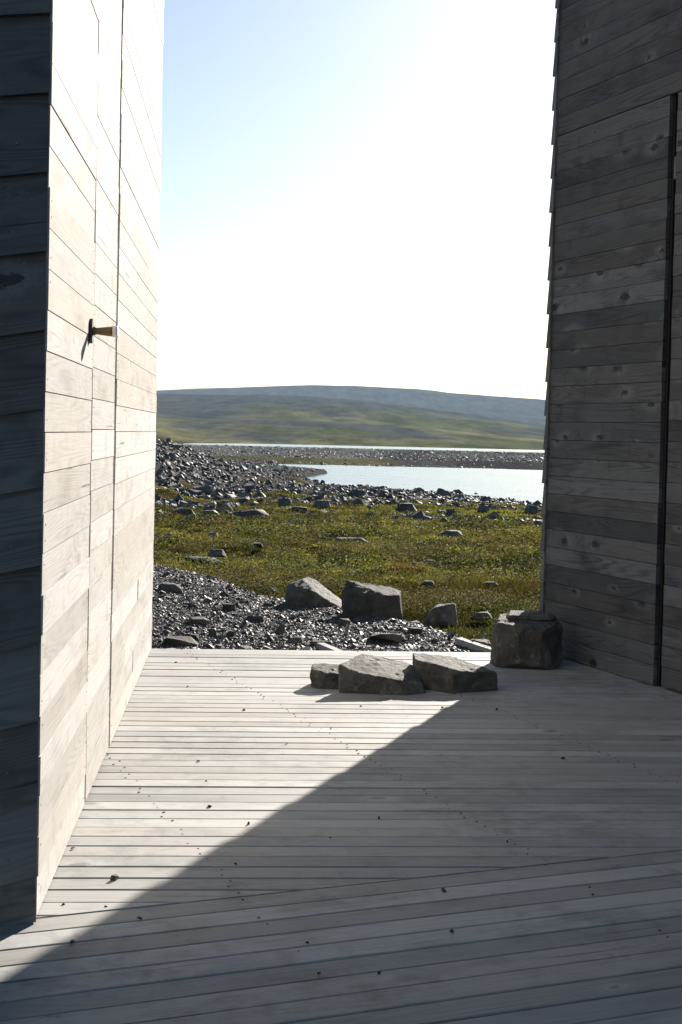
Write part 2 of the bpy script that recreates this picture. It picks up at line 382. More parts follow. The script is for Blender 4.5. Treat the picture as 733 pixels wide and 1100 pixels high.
def water_mat():
    m = NT('lake_water'); tc = m.n('ShaderNodeTexCoord').outputs['Object']
    m.b.inputs['Base Color'].default_value = (0.06, 0.17, 0.28, 1); m.b.inputs['Roughness'].default_value = 0.16; m.b.inputs['IOR'].default_value = 1.33
    n = m.noise(m.vmath('MULTIPLY', tc, (0.6, 1.6, 1)), 1.2, 4, 0.6); n2 = m.noise(m.vmath('MULTIPLY', tc, (0.05, 0.15, 1)), 1.0, 3)
    m.bump(m.math('MULTIPLY', n, m.ramp(n2, 0.3, 0.7, 0.5, 1.2)), 0.75, 0.08)
    return m.mat

# ------------------------------------------------------------------ the land
def build_terrain():
    ad = np.arange(-13, 13.01, 0.065)
    ang = np.concatenate([ad, np.arange(13.5, 40, 1.0), np.arange(40, 320, 4.0), np.arange(320, 347, 1.0)])
    R = np.concatenate([[0.6, 2, 4, 6, 7], np.arange(7.2, 13, 0.07), np.geomspace(13, 200, 260), np.geomspace(202, 720, 170), np.geomspace(728, 7500, 240)])
    na, nr = len(ang), len(R)
    A, RR = np.meshgrid(np.radians(ang), R)
    X = RR*np.sin(A); Y = RR*np.cos(A); Z = ground_z(X, Y)
    a = np.degrees(np.arctan2(X, Y))
    # colours (true surface colours)
    n1 = fbm(X/2.5, Y/1.2, 61); n2 = fbm(X/9, Y/4, 63); n3 = fbm(X/160, Y/420, 65, 5); n4 = fbm(X/45, Y/170, 67, 5)
    def mixc(t, c0, c1): return c0*(1-t[..., None]) + c1*t[..., None]
    c = lambda *v: np.array(v)
    grass = mixc(sstep(0.35, 0.65, n1), c(0.030, 0.032, 0.012), c(0.062, 0.056, 0.020))
    grass = mixc(0.6*sstep(0.5, 0.7, n2), grass, c(0.07, 0.05, 0.024))
    stone = c(0.10, 0.098, 0.095) + np.zeros(X.shape+(3,))
    out = mixc(rockiness(X, Y), grass, stone)
    ge = grav_edge(a)
    out = mixc(sstep(0.25, -0.25, RR-ge+0.5*(fbm(X/0.6, Y/0.6, 71)-0.5))*(Y > 0), out, c(0.085, 0.082, 0.08))
    # stony flat beyond the near lake with some green, grey sand by the far water
    flat = sstep(250, 258, RR)
    green = sstep(0.48, 0.6, fbm(X/60, Y/22, 55))*sstep(300, 262, RR)*sstep(2.8, 1.2, a)
    out = mixc(flat*sstep(0.8, 2.2, a+1.2*(fbm(X/12, Y/40, 58)-0.5)), out, c(0.062, 0.060, 0.058))
    out = mixc(flat*green, out, c(0.10, 0.092, 0.045))
    out = mixc(sstep(455, 475, RR)*sstep(560, 540, RR), out, c(0.20, 0.185, 0.165))
    hill = sstep(560, 640, RR)
    s = np.clip((RR-640)/1560, 0, 1)
    hg = mixc(sstep(0.38, 0.62, n4), c(0.075, 0.082, 0.042), c(0.132, 0.128, 0.070))
    grey = np.clip(sstep(0.53-0.20*s, 0.68-0.20*s, 0.6*n3+0.4*n4+0.14*(s-0.45)), 0, 1)
    hc = mixc(grey, hg, c(0.058, 0.062, 0.060))
    hc = mixc(sstep(2200, 2500, RR), hc, c(0.066, 0.07, 0.066))
    out = mixc(hill, out, hc)
    V = np.stack([X, Y, Z], -1).reshape(-1, 3)
    i = np.arange(nr-1)[:, None]*na; j = np.arange(na)[None, :]; j2 = (j+1) % na
    F = np.stack([i+j, i+j2, i+na+j2, i+na+j], -1).reshape(-1, 4)[:, ::-1]
    colr = out.reshape(-1, 3)
    # close the hole at the centre
    V = np.vstack([V, [[0, 0, -0.33]]]); colr = np.vstack([colr, [[0.05, 0.05, 0.04]]])
    me = arr_mesh('terrain', V, F, colr, smooth=True)
    o = link_mesh('terrain', me, terrain_mat()); o['kind'] = 'structure'
    bm = bmesh.new(); bm.from_mesh(me); bm.verts.ensure_lookup_table()
    cv = bm.verts[len(V)-1]
    for k in range(na):
        f = bm.faces.new((cv, bm.verts[(k+1) % na], bm.verts[k])); f.smooth = True
    bmesh.ops.recalc_face_normals(bm, faces=bm.faces[-na:])
    bm.to_mesh(me); bm.free()
    return o
terrain = build_terrain()
MAT['water'] = water_mat()
def lake(name, y0, y1, w):
    n = 24
    xs = np.linspace(-w, w, n); ys = np.linspace(y0, y1, n); XX, YY = np.meshgrid(xs, ys)
    V = np.stack([XX, YY, np.full(XX.shape, WATER)], -1).reshape(-1, 3)
    i = np.arange(n-1)[:, None]*n; j = np.arange(n-1)[None, :]
    F = np.stack([i+j, i+j+1, i+n+j+1, i+n+j], -1).reshape(-1, 4)
    o = link_mesh(name, arr_mesh(name, V, F, smooth=True), MAT['water']); o['kind'] = 'structure'
lake('near_lake', 95, 285, 90); lake('far_lake', 470, 700, 260)

# haze: one closed box of even air round the land
bm = bmesh.new(); bmesh.ops.create_cube(bm, size=1)
bmesh.ops.scale(bm, vec=(15600, 15600, 190), verts=bm.verts); bmesh.ops.translate(bm, vec=(0, 0, 60), verts=bm.verts)
zlo = float(min(v.co.z for v in terrain.data.vertices))
for v in bm.verts: v.co.z = (zlo-1.5) if v.co.z < 60 else 175.0
me = bpy.data.meshes.new('haze'); bm.to_mesh(me); bm.free()
hm = bpy.data.materials.new('thin_haze'); hm.use_nodes = True
ht = hm.node_tree; ht.nodes.remove(ht.nodes['Principled BSDF'])
pv = ht.nodes.new('ShaderNodeVolumePrincipled'); pv.inputs['Color'].default_value = (0.52, 0.75, 1.0, 1); pv.inputs['Density'].default_value = 0.000065
pv.inputs['Anisotropy'].default_value = 0.0
ht.links.new(pv.outputs[0], ht.nodes['Material Output'].inputs['Volume'])
hz = link_mesh('haze', me, hm); hz['kind'] = 'stuff'; hz.display_type = 'WIRE'

# ------------------------------------------------------------------ the deck
C0 = G(40, 986); F0 = G(163, 697); P0 = G(584, 701)
C2, F2, P2 = (Vector((p.x, p.y)) for p in (C0, F0, P0))
TL = (F2-C2).normalized()                         # along the pale wall, away from the camera
TR = Vector((0.367, -0.93)).normalized()          # along the dark wall, towards the camera
DR = Vector((-TR.y, TR.x))                        # across: (.93, .367)
A1 = Vector((TL.y, -TL.x))                        # far deck boards, square to the pale wall
A2 = DR.copy()                                    # near deck boards, square to the dark wall
def clip_poly(poly, n, d):
    """keep points with n.p >= d"""
    out = []
    for i in range(len(poly)):
        a, b = poly[i], poly[(i+1) % len(poly)]; da, db = n.dot(a)-d, n.dot(b)-d
        if da >= 0: out.append(a)
        if (da >= 0) != (db >= 0): out.append(a+(b-a)*(da/(da-db)))
    return out
deck = MB()
def deck_board(O, A, Wd, lo, hi, w0, w1, halves, rnd, dz):
    ch = 0.003; th = 0.03
    def pl(e):
        p = [O+A*lo+Wd*(w0+e), O+A*hi+Wd*(w0+e), O+A*hi+Wd*(w1-e), O+A*lo+Wd*(w1-e)]
        for n, d in halves: p = clip_poly(p, n, d)
        return p
    full, top = pl(0), pl(ch)
    if len(full) < 3: return
    if len(top) != len(full): top = full
    u0 = random.random()*5
    def q(pts): return [(u0+(p-O).dot(A), (p-O).dot(Wd)-w0) for p in pts]
    T = [(p.x, p.y, dz) for p in top]; E = [(p.x, p.y, dz-ch*0.8) for p in full]; Bt = [(p.x, p.y, dz-th) for p in full]
    deck.poly(T, q(top), rnd); deck.poly(Bt[::-1], q(full)[::-1], rnd)
    k = len(full)
    for i in range(k):
        j = (i+1) % k
        if top is not full: deck.poly([E[i], E[j], T[j], T[i]], [q([full[i]])[0], q([full[j]])[0], q([top[j]])[0], q([top[i]])[0]], rnd)
        deck.poly([Bt[i], Bt[j], E[j], E[i]], [(q([full[i]])[0][0], 0), (q([full[j]])[0][0], 0), (q([full[j]])[0][0], .03), (q([full[i]])[0][0], .03)], rnd)
seam_n = -TR                                       # away from the camera
seam_d = seam_n.dot(C2)
PITCH_B = 0.0955
edges1 = 0.0
FAR = TL.dot(F2)+0.02
w = 0.0; rows = []
rr = random.Random(3)
while w < 6.5:                                     # far field, from its outer edge back to the seam
    gap = rr.choice([0.003, 0.004, 0.004, 0.005, 0.007, 0.009])
    O = TL*(FAR-w)
    hv = [(seam_n, seam_d+0.0015)]
    rnd = rr.random()
    deck_board(O, A1, -TL, -3.2, 4.6, 0, PITCH_B-gap, hv, rnd, rr.uniform(-0.0012, 0.0012))
    rows.append(('f', O-TL*((PITCH_B-gap)*0.5), A1, PITCH_B-gap)); w += PITCH_B
w = 0.0
while w < 5.2:                                     # near field, from the seam towards (and past) the camera
    gap = rr.choice([0.003, 0.004, 0.004, 0.005, 0.006])
    O = TR*(TR.dot(C2)+w)
    rnd = rr.random()
    deck_board(O, A2, TR, -4.5, 4.5, 0.0, PITCH_B-gap, [], rnd, rr.uniform(-0.0012, 0.0012))
    rows.append(('n', O+TR*((PITCH_B-gap)*0.5), A2, PITCH_B-gap)); w += PITCH_B
# screws along the joists (the joists run with the dark wall)
L2 = G(204, 702); j0 = DR.dot(Vector((L2.x, L2.y)))
joists = [j0 + k*0.90 for k in range(-3, 4)]
for jd in joists:
    for kind, O, A, bw in rows:
        den = A.dot(DR)
        t = (jd-O.dot(DR))/den; p = O+A*t
        far = seam_n.dot(p) > seam_d
        if (kind == 'f') != far or abs(t) > 4.0: continue
        Wd = Vector((-A.y, A.x))
        for e in (-0.27, 0.27):
            if rr.random() < (0.15 if kind == 'f' else 0.8): continue
            pp = p+Wd*bw*e+A*rr.uniform(-0.012, 0.012)
            deck.disc((pp.x, pp.y, 0.0), (0, 0, 1), rr.uniform(0.0028, 0.0045), 0.0018, 1, 7)
    a = DR*(jd-0.02)+TR*(-7.6); a3 = (a.x, a.y, -0.034)
    deck.extrude(a3, (TR.x, TR.y, 0), 11.0, RECT(0, 0.045, -0.12, 0), (DR.x, DR.y, 0), (0, 0, 1), 0.3)
ob = deck.build('deck', [MAT['deck'], MAT['screw']], recalc=False); ob['kind'] = 'structure'

# ------------------------------------------------------------------ left cabin: sunlit pale wall, dark clapboard gable towards us
def v3(p, z=0.0): return Vector((p.x, p.y, z))
T3L, T3R, D3R = v3(TL), v3(TR), v3(DR)
NL = Vector((TL.y, -TL.x, 0))                     # the pale wall faces right
UP = Vector((0, 0, 1))
BP = 0.0985
HL, HR = 4.4, 5.0
cab = empty('wooden_cabin', v3(C2))
tag(cab, 'left wooden cabin with sunlit pale board wall and small brass door knob', 'cabin')
def place(o, root):
    o.parent = root; o.matrix_parent_inverse = Matrix.Translation(-root.location); return o
def prism(name, pts, z0, z1, mat, root):
    mb = MB(); k = len(pts)
    lo = [Vector((p.x, p.y, z0)) for p in pts]; hi = [Vector((p.x, p.y, z1)) for p in pts]
    mb.poly(hi, [(p.x, p.y) for p in pts], 0.5); mb.poly(lo[::-1], [(p.x, p.y) for p in pts], 0.5)
    for i in range(k):
        j = (i+1) % k; mb.poly([lo[i], lo[j], hi[j], hi[i]], [(0, 0)]*4, 0.5)
    return place(mb.build(name, mat), root)
inL = 0.09
LW = (F2-C2).length
cores = [C2 + Vector((-NL.x, -NL.y))*inL + TL*0.03, F2 - Vector((NL.x, NL.y))*inL - TL*0.03, F2 - DR*3.2, C2 - DR*3.2 + TL*0.03]
prism('wall_core', cores, 0.0, HL, MAT['core'], cab)
s1 = (Vector((G(87, 865).x, G(87, 865).y))-C2).dot(TL); s2 = (Vector((G(116, 805).x, G(116, 805).y))-C2).dot(TL)
br = random.Random(21)
def cladding(name, O, T, N, s0, s1_, z0, z1, mat, root, thick=0.022, joints=0.0, g=0.0026, nails=None, first=0.0, jit=0.0022, uniform=False):
    """flat horizontal boards on the wall line O + T*s, facing N; O lies in the outer face"""
    mb = MB(); z = z0 + first; zz = z0
    while zz < z1-1e-4:
        nz = min(z, z1) if z > zz+1e-4 else min(zz+BP, z1)
        if z > zz+1e-4: z = zz
        h = nz-zz
        cuts = [s0]
        if joints and br.random() < joints: cuts.append(s0+(s1_-s0)*br.uniform(0.25, 0.75))
        cuts.append(s1_)
        for a, b in zip(cuts[:-1], cuts[1:]):
            e = br.uniform(-jit, jit)
            o = v3(O)+T*(a+(0.001 if a > s0 else 0)); o.z = zz
            mb.extrude(o, T, (b-a)-(0.001 if b < s1_ else 0), RECT(0.0, h-g, -thick, e), UP, N, br.random())
            if nails is not None:
                for d in (0.03, b-a-0.03):
                    for q in (0.3, 0.7):
                        if br.random() < 0.5:
                            P = o+T*d+UP*(h*q)+N*(e); mb.disc(P, N, 0.0028, 0.0008, 1, 6)
        zz = nz
    o = mb.build(name, [mat, MAT['screw']], recalc=False)
    return place(o, root) if root else o
w1 = cladding('board_wall', C2, T3L, NL, 0.0, s1-0.008, 0.004, HL, MAT['pale'], cab, nails=1)
w2 = cladding('board_wall', C2, T3L, NL, s2+0.045, LW, 0.004, HL, MAT['pale'], cab, joints=0.25, nails=1)
door = empty('door', v3(C2+TL*s1)); place(door, cab)
door.location = v3(C2+TL*s1)
lf = cladding('door_leaf', C2, T3L, NL, s1+0.010, s2-0.022, 0.012, HL-0.4, MAT['pale'], None, nails=1, jit=0.001)
bpy.context.view_layer.update()
def place_in(o, par):
    o.parent = par; o.matrix_parent_inverse = par.matrix_world.inverted(); return o
place_in(lf, door)
ov = cladding('board_wall', C2, T3L, NL, s1-0.006, s2+0.043, HL-0.395, HL, MAT['pale'], cab)
def lathe(name, prof, P, ax, mat, seg=20):
    ax = Vector(ax).normalized(); a = ax.orthogonal().normalized(); b = ax.cross(a); V = []; F = []
    for d, r in prof:
        for k in range(seg):
            t = 2*math.pi*k/seg; V.append(Vector(P)+ax*d+(a*math.cos(t)+b*math.sin(t))*r)
    n = len(prof)
    for i in range(n-1):
        for k in range(seg):
            j = (k+1) % seg; F.append((i*seg+k, i*seg+j, (i+1)*seg+j, (i+1)*seg+k))
    F.append(tuple(range(seg))[::-1]); F.append(tuple((n-1)*seg+k for k in range(seg)))
    me = bpy.data.meshes.new(name); me.from_pydata(V, [], F)
    bm = bmesh.new(); bm.from_mesh(me); bmesh.ops.recalc_face_normals(bm, faces=bm.faces); bm.to_mesh(me); bm.free()
    for p in me.polygons: p.use_smooth = len(p.vertices) == 4
    return link_mesh(name, me, mat)
def on_pale(px, py):
    d = ray(px, py); O = Vector((0, 0, CAM_H)); t = (v3(C2)-O).dot(NL)/d.dot(NL); return O+d*t
hk = on_pale(95, 355)
rose = MB()
th = [2*math.pi*k/20 for k in range(20)]
kp = hk + T3L*0.02
outl = [kp+T3L*0.020*math.cos(t)+UP*(0.020*math.sin(t)+0.018*(1 if math.sin(t) > 0 else -1)) for t in th]
rose.poly([p+NL*0.012 for p in outl], [(0, 0)]*20, 0.5); rose.poly([p-NL*0.004 for p in outl][::-1], [(0, 0)]*20, 0.5)
for k in range(20):
    j = (k+1) % 20; rose.poly([outl[k]-NL*0.004, outl[j]-NL*0.004, outl[j]+NL*0.012, outl[k]+NL*0.012], [(0, 0)]*4, 0.5)
rp = rose.build('handle_plate', MAT['iron'])
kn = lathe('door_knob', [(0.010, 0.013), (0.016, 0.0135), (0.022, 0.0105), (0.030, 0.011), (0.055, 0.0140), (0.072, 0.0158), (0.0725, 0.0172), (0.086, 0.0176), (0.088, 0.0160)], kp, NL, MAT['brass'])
kn.data.materials.append(plain('sunlit_knob_end', (0.75, 0.72, 0.66), 0.45, 0.3))  # paler colour paints the sunlit look onto the knob's outer end
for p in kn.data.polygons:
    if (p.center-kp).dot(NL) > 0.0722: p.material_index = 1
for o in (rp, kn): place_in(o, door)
# dark clapboards on the end facing the camera; they climb towards the corner
cl = MB(); SH = 0.188; sl = math.tan(math.radians(10.5))
NE = v3(TR)                                       # outwards, towards us
z = -1.2; A = (D3R + UP*sl)
while z < HL+0.9:
    r_ = br.random()
    O = v3(C2) - D3R*3.2; O.z = z - 3.2*sl
    Lb = 3.2-0.008
    if z+SH > 0.0-0.05:
        cl.extrude(O, A, Lb, [(max(0.0, 0.004-z), 0.0), (max(0.0, 0.004-z), 0.034), (SH+0.02, 0.014), (SH+0.02, 0.0)], UP, NE, r_, 0)
        for d in (0.07, 0.45, 0.95):
            if br.random() < 0.6:
                P = O + A*(Lb-d-br.uniform(-0.02, 0.02)) + UP*(SH*br.uniform(0.22, 0.5)) + NE*0.0285
                cl.disc(P, NE, 0.0042, 0.002, 1, 8)
    z += SH
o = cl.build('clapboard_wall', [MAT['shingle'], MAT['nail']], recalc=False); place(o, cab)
prism('roof', [C2+TR*0.12+A1*0.015, F2-TR*0.02+A1*0.015, F2-DR*3.3-TR*0.05, C2-DR*3.3+TR*0.12], HL, HL+0.18, MAT['roof'], cab)

# ------------------------------------------------------------------ right cabin: dark wall, recessed door joint
NR = Vector((TR.y, -TR.x, 0))                     # (-.93,-.367): faces left / towards us
cbr = empty('wooden_cabin', v3(P2))
tag(cbr, 'right dark grey wooden cabin in shade with recessed black door joint', 'cabin')
LRW = 10.5  # extra wall length added unseen past the camera, to block skylight
pt = G(711, 738.5); sg = (Vector((pt.x, pt.y))-P2).dot(TR)-0.035
GW = 0.068
DWD = 0.95
nr2 = Vector((NR.x, NR.y))
prism('wall_core', [P2-nr2*0.09+TR*0.03, P2+TR*LRW-nr2*0.09, P2+TR*LRW+DR*3.5, P2+DR*3.5+TR*0.03], 0.0, HR, MAT['core'], cbr)
ZD = 0.006+BP*29
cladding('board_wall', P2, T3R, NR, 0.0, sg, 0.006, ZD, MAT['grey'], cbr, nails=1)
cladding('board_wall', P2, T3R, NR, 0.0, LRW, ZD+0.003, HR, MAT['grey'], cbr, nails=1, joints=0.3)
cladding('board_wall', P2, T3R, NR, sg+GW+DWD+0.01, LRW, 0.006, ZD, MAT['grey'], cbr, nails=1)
dr = empty('door', v3(P2+TR*(sg+GW))); place(dr, cbr); dr.location = v3(P2+TR*(sg+GW))
bpy.context.view_layer.update()
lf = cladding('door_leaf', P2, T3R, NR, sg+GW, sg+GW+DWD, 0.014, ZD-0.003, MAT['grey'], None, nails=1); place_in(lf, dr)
fr = MB()
o = v3(P2+TR*(sg-0.03)); o.z = 0.004
fr.extrude(o-NR*0.024, T3R, 0.045, RECT(0, ZD-0.006, -0.06, 0.0), UP, NR, 0.4)
o = v3(P2+TR*(sg+0.02)); o.z = 0.004
fr.extrude(o-NR*0.07, T3R, GW-0.0, RECT(0, ZD-0.006, -0.012, 0.0), UP, NR, 0.4)
f_ = fr.build('door_frame', plain('dark_stained_frame', (0.014, 0.009, 0.007), 0.8), recalc=False); place_in(f_, dr)
def on_dark(px, py):
    d = ray(px, py); O = Vector((0, 0, CAM_H)); t = (v3(P2)-O).dot(NR)/d.dot(NR); return O+d*t
for px, py in ((724, 180), (713, 655)):
    P = on_dark(px, py)
    h = lathe('hinge', [(0, 0.005), (0.004, 0.009), (0.05, 0.009), (0.053, 0.0105), (0.056, 0.009), (0.106, 0.009), (0.11, 0.005)], P-UP*0.055-NR*0.012, UP, plain('hinge_steel', (0.16, 0.15, 0.13), 0.5, 0.5), 12)
    place_in(h, dr)
# clapboards on the far end: only their stepped ends show against the sky
ce = MB(); NF = -T3R; z = 0.0; k = 0
while z < HR:
    O = v3(P2) + NR*0.010; O.z = z
    ce.extrude(O+NR*br.uniform(0.0, 0.004), D3R, 3.5, [(0.004, 0.0), (0.004, 0.046), (SH+0.02, 0.020), (SH+0.02, 0.0)], UP, NF, br.random())
    z += SH
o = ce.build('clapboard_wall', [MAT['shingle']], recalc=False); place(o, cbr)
prism('roof', [P2-TR*0.05, P2+TR*LRW, P2+TR*LRW+DR*3.6, P2+DR*3.6-TR*0.08], HR, HR+0.18, MAT['roof'], cbr)

# ------------------------------------------------------------------ rocks
def noise3(p, f, s):
    from mathutils import noise as N
    return N.fractal(Vector(p)*f+Vector((s, s*1.7, s*0.3)), 0.8, 2.1, 5)
def hull_mesh(pts, subdiv=3, amp=0.012, freq=9.0, bevel=0.012, seed=0, strata=0.0):
    bm = bmesh.new()
    for p in pts: bm.verts.new(p)
    r = bmesh.ops.convex_hull(bm, input=bm.verts)
    bmesh.ops.delete(bm, geom=[v for v in bm.verts if not v.link_faces], context='VERTS')
    bmesh.ops.dissolve_limit(bm, angle_limit=math.radians(7), verts=bm.verts, edges=bm.edges)
    bmesh.ops.bevel(bm, geom=list(bm.edges), offset=bevel, segments=2, profile=0.6, affect='EDGES', clamp_overlap=True)
    bmesh.ops.triangulate(bm, faces=bm.faces)
    if subdiv:
        tgt = max((e.calc_length() for e in bm.edges))/ (2**subdiv)
        for it in range(subdiv):
            ed = [e for e in bm.edges if e.calc_length() > tgt*1.4]
            if not ed: break
            bmesh.ops.subdivide_edges(bm, edges=ed, cuts=1, use_grid_fill=False)
            bmesh.ops.triangulate(bm, faces=bm.faces)
    bm.normal_update()
    mv = []
    for v in bm.verts:
        p = v.co; d = noise3(p, freq, seed)*amp + noise3(p, freq*3.7, seed+5)*amp*0.6 - max(0.0, noise3(p, freq*1.6, seed+20)-0.25)*amp*1.6
        if strata: d += strata*(abs(((p.z*1.0+p.x*0.12)*38+noise3(p, 4, seed+9)) % 1.0-0.5)-0.25)
        mv.append(p+v.normal*d)
    for v, c in zip(bm.verts, mv): v.co = c
    bm.normal_update()
    for e in bm.edges:
        e.smooth = not (len(e.link_faces) == 2 and e.calc_face_angle(0) > math.radians(22))
    for f in bm.faces: f.smooth = True
    me = bpy.data.meshes.new('rock'); bm.to_mesh(me); bm.free()
    return me
def random_pts(rg, w, d, h, n=14, flat=0.7):
    pts = []
    for k in range(n):
        t = rg.uniform(0, 2*math.pi); zz = rg.choice([0.0, 0.0, 0.35, 0.7, 1.0, 1.0])
        sc = (1.0 if zz < 0.5 else flat)*rg.uniform(0.78, 1.0)
        ex = 0.62
        cx = math.copysign(abs(math.cos(t))**ex, math.cos(t)); cy = math.copysign(abs(math.sin(t))**ex, math.sin(t))
        pts.append((cx*w/2*sc, cy*d/2*sc, h*(zz*rg.uniform(0.8, 1.0))))
    return pts
def hero(name, label, P, pts, seed, group=None, mat='rock', cat='rock', **kw):
    me = hull_mesh(pts, seed=seed, **kw); me.name = name
    o = link_mesh(name, me, MAT[mat]); o.location = P; tag(o, label, cat, group); return o

# slabs lying on the deck (local metres: x right, y away, z up)
P = G(411, 745); P.y += 0.0
hero('deck_rock', 'largest flat grey slab, middle of the three rocks on the sunlit deck', P,
     [(-0.20, 0.0, -0.01), (-0.205, 0.02, 0.12), (-0.10, 0.24, 0.145), (-0.13, 0.30, 0.0), (0.10, 0.30, 0.11), (0.18, 0.22, 0.085), (0.19, 0.06, 0.035), (0.195, 0.03, -0.01),
      (0.12, -0.03, -0.01), (0.05, -0.035, 0.075), (-0.12, -0.02, 0.10), (0.20, 0.24, -0.01)], 3, 'rocks lying on the deck', subdiv=5, amp=0.006, freq=7, bevel=0.006, strata=0.006)
P = G(350, 739)
hero('deck_rock', 'small blocky dark rock at the left end of the deck slabs', P,
     [(-0.07, 0.0, -0.008), (-0.075, 0.02, 0.085), (-0.06, 0.14, 0.10), (-0.06, 0.15, -0.008), (0.08, 0.14, 0.085), (0.085, 0.0, 0.065), (0.08, -0.02, -0.008), (0.0, -0.035, 0.075), (0.085, 0.15, -0.008), (-0.03, -0.035, -0.008)],
     5, 'rocks lying on the deck', subdiv=4, amp=0.007, bevel=0.006, strata=0.004)
P = G(490, 744)
hero('deck_rock', 'angular slab with ridged front, right of the three rocks on the deck', P,
     [(-0.195, 0.20, 0.15), (-0.19, 0.08, 0.14), (-0.175, 0.09, -0.008), (-0.19, 0.22, 0.05), (-0.15, 0.30, -0.008), (-0.02, -0.03, -0.008), (-0.015, -0.025, 0.08), (0.02, 0.0, 0.10), (0.20, 0.08, 0.085), (0.205, 0.07, 0.01),
      (0.20, 0.09, -0.008), (0.17, 0.24, 0.075), (0.0, 0.32, 0.12), (0.20, 0.26, -0.008)], 8, 'rocks lying on the deck', subdiv=5, amp=0.006, freq=7, bevel=0.005, strata=0.006)
P = G(567, 717)
hero('corner_rock', 'big chunky boulder on the deck by the dark cabin corner', P,
     [(-0.165, -0.02, -0.01), (-0.185, 0.12, -0.01), (-0.18, 0.10, 0.17), (-0.16, 0.0, 0.225), (-0.12, 0.28, 0.25), (-0.08, 0.36, -0.01), (0.12, 0.34, -0.01), (0.14, 0.30, 0.235), (0.18, 0.12, 0.235), (0.185, 0.06, 0.20),
      (0.19, 0.04, 0.03), (0.13, -0.05, -0.01), (0.05, -0.09, 0.02), (0.06, -0.08, 0.20), (-0.06, -0.08, 0.03), (-0.05, -0.06, 0.215), (0.12, -0.02, 0.225), (0.17, 0.0, 0.02)], 13, 'rocks lying on the deck', subdiv=5, amp=0.010, bevel=0.014, freq=6)
hero('top_slab', 'thin flat stone lying on top of the boulder at the cabin corner', P+Vector((0.03, 0.14, 0.238)),
     [(-0.13, -0.05, 0.0), (-0.125, 0.10, 0.0), (0.09, 0.13, 0.0), (0.14, 0.03, 0.0), (0.10, -0.07, 0.0), (-0.12, -0.045, 0.018), (-0.10, 0.085, 0.032), (0.08, 0.11, 0.030), (0.13, 0.02, 0.018), (0.08, -0.06, 0.022)],
     15, 'rocks lying on the deck', subdiv=4, amp=0.006, bevel=0.005, strata=0.004)

rg = random.Random(99)
def boulder(px, py, wpx, hpx, label, seed, group, name='boulder', mat='rock', dfac=0.8, pts=None, n=16, flat=0.72, sub=4, sink=0.12, cat='rock', **kw):
    P = G_land(px, py); q = ppm(P); w = wpx/q; h = hpx/q
    pts = pts or random_pts(random.Random(seed), 1.0, dfac, 1.0, n, flat)
    # size in the picture = height + a little of the depth
    L = [(x*w, y*w, z*h*1.05-h*sink*(1-z)) for x, y, z in pts]
    P = P + Vector((P.x, P.y, 0)).normalized()*(w*dfac*0.42); P.z = float(ground_z(P.x, P.y)) + (0.03 if name == 'meadow_stone' else 0)
    kw.setdefault('amp', 0.035*w*0.38); kw.setdefault('bevel', 0.03*w); kw.setdefault('freq', 3.0/w)
    return hero(name, label, P, L, seed, group, mat, cat, subdiv=sub, **kw)
GR = 'boulders along the gravel behind the deck'
boulder(337, 651, 62, 27, 'angular boulder with a pale sunlit slanting face behind the deck', 31, GR,
        pts=[(-0.5, -0.2, 0), (-0.48, 0.0, 0.72), (-0.42, 0.35, 0.0), (-0.2, 0.05, 0.93), (-0.12, 0.3, 0.95), (0.0, -0.36, 0.60), (0.05, 0.3, 0.82), (-0.36, -0.3, 0.6), (0.5, -0.32, 0.0), (0.5, 0.2, 0.2), (0.48, 0.3, 0.0), (0.02, -0.42, 0.0), (-0.38, -0.36, 0)])
boulder(400, 663, 68, 36, 'broad upright grey boulder with a dipped top behind the deck slabs', 33, GR,
        pts=[(-0.48, -0.2, 0), (-0.5, -0.1, 0.7), (-0.42, 0.1, 1.0), (-0.2, 0.15, 0.92), (-0.1, -0.2, 0.78), (-0.4, 0.3, 0), (0.45, 0.25, 0), (0.46, 0.1, 0.72), (0.3, 0.15, 0.84), (0.42, -0.15, 0.68), (0.48, -0.2, 0.0), (0.2, -0.3, 0.7), (0.2, -0.36, 0), (-0.25, -0.36, 0), (-0.25, -0.3, 0.7)])
boulder(474, 673, 46, 24, 'low dark rounded boulder where gravel meets meadow', 35, GR)
GS = 'loose slabs and blocks in the gravel'
small = [(194, 694, 48, 10, 'long thin slab flat in the gravel beside the pale wall', 0.5), (206, 690, 22, 9, 'brownish block standing behind the long thin slab in the gravel', 0.8), (229, 684, 12, 8, 'small rusty brown stone in the gravel left of the deck slabs', 0.8),
         (214, 672, 32, 9, 'pale tipped slab lying mid gravel near the pale wall', 0.6), (182, 636, 34, 12, 'grey slab high on the gravel against the pale wall', 0.6), (414, 692, 46, 12, 'brown grey slab just behind the middle deck rock', 0.6),
         (344, 696, 32, 8, 'pale flat stone at the deck edge left of the slabs', 0.6), (301, 681, 14, 13, 'upright grey stone in the gravel near the deck edge', 0.8), (316, 692, 26, 10, 'dark squat stone in the gravel by the deck edge', 0.7),
         (292, 637, 18, 8, 'small grey stone on the rim of the gravel beside the pale boulder', 0.8), (516, 697, 30, 12, 'grey stone left of the corner boulder beyond the deck', 0.7), (428, 689, 20, 8, 'wedge of rock behind the right deck slab', 0.7),
         (372, 672, 22, 8, 'flat chip under the broad upright boulder', 0.6), (446, 681, 20, 7, 'flat grey chip beside the low dark boulder', 0.6), (275, 668, 26, 8, 'thin grey slab in the middle of the gravel', 0.6), (246, 656, 18, 8, 'small angular stone in the upper gravel', 0.8)]
for i, (px, py, w_, h_, lab, df) in enumerate(small):
    boulder(px, py, w_, h_*0.8, lab, 100+i, GS, name='gravel_slab', dfac=df, flat=0.8, sub=3, sink=0.3)
boulder(516, 671, 28, 8, 'pale flat stone in the meadow behind the corner boulder', 140, 'stones lying in the meadow', name='meadow_stone', sub=3)
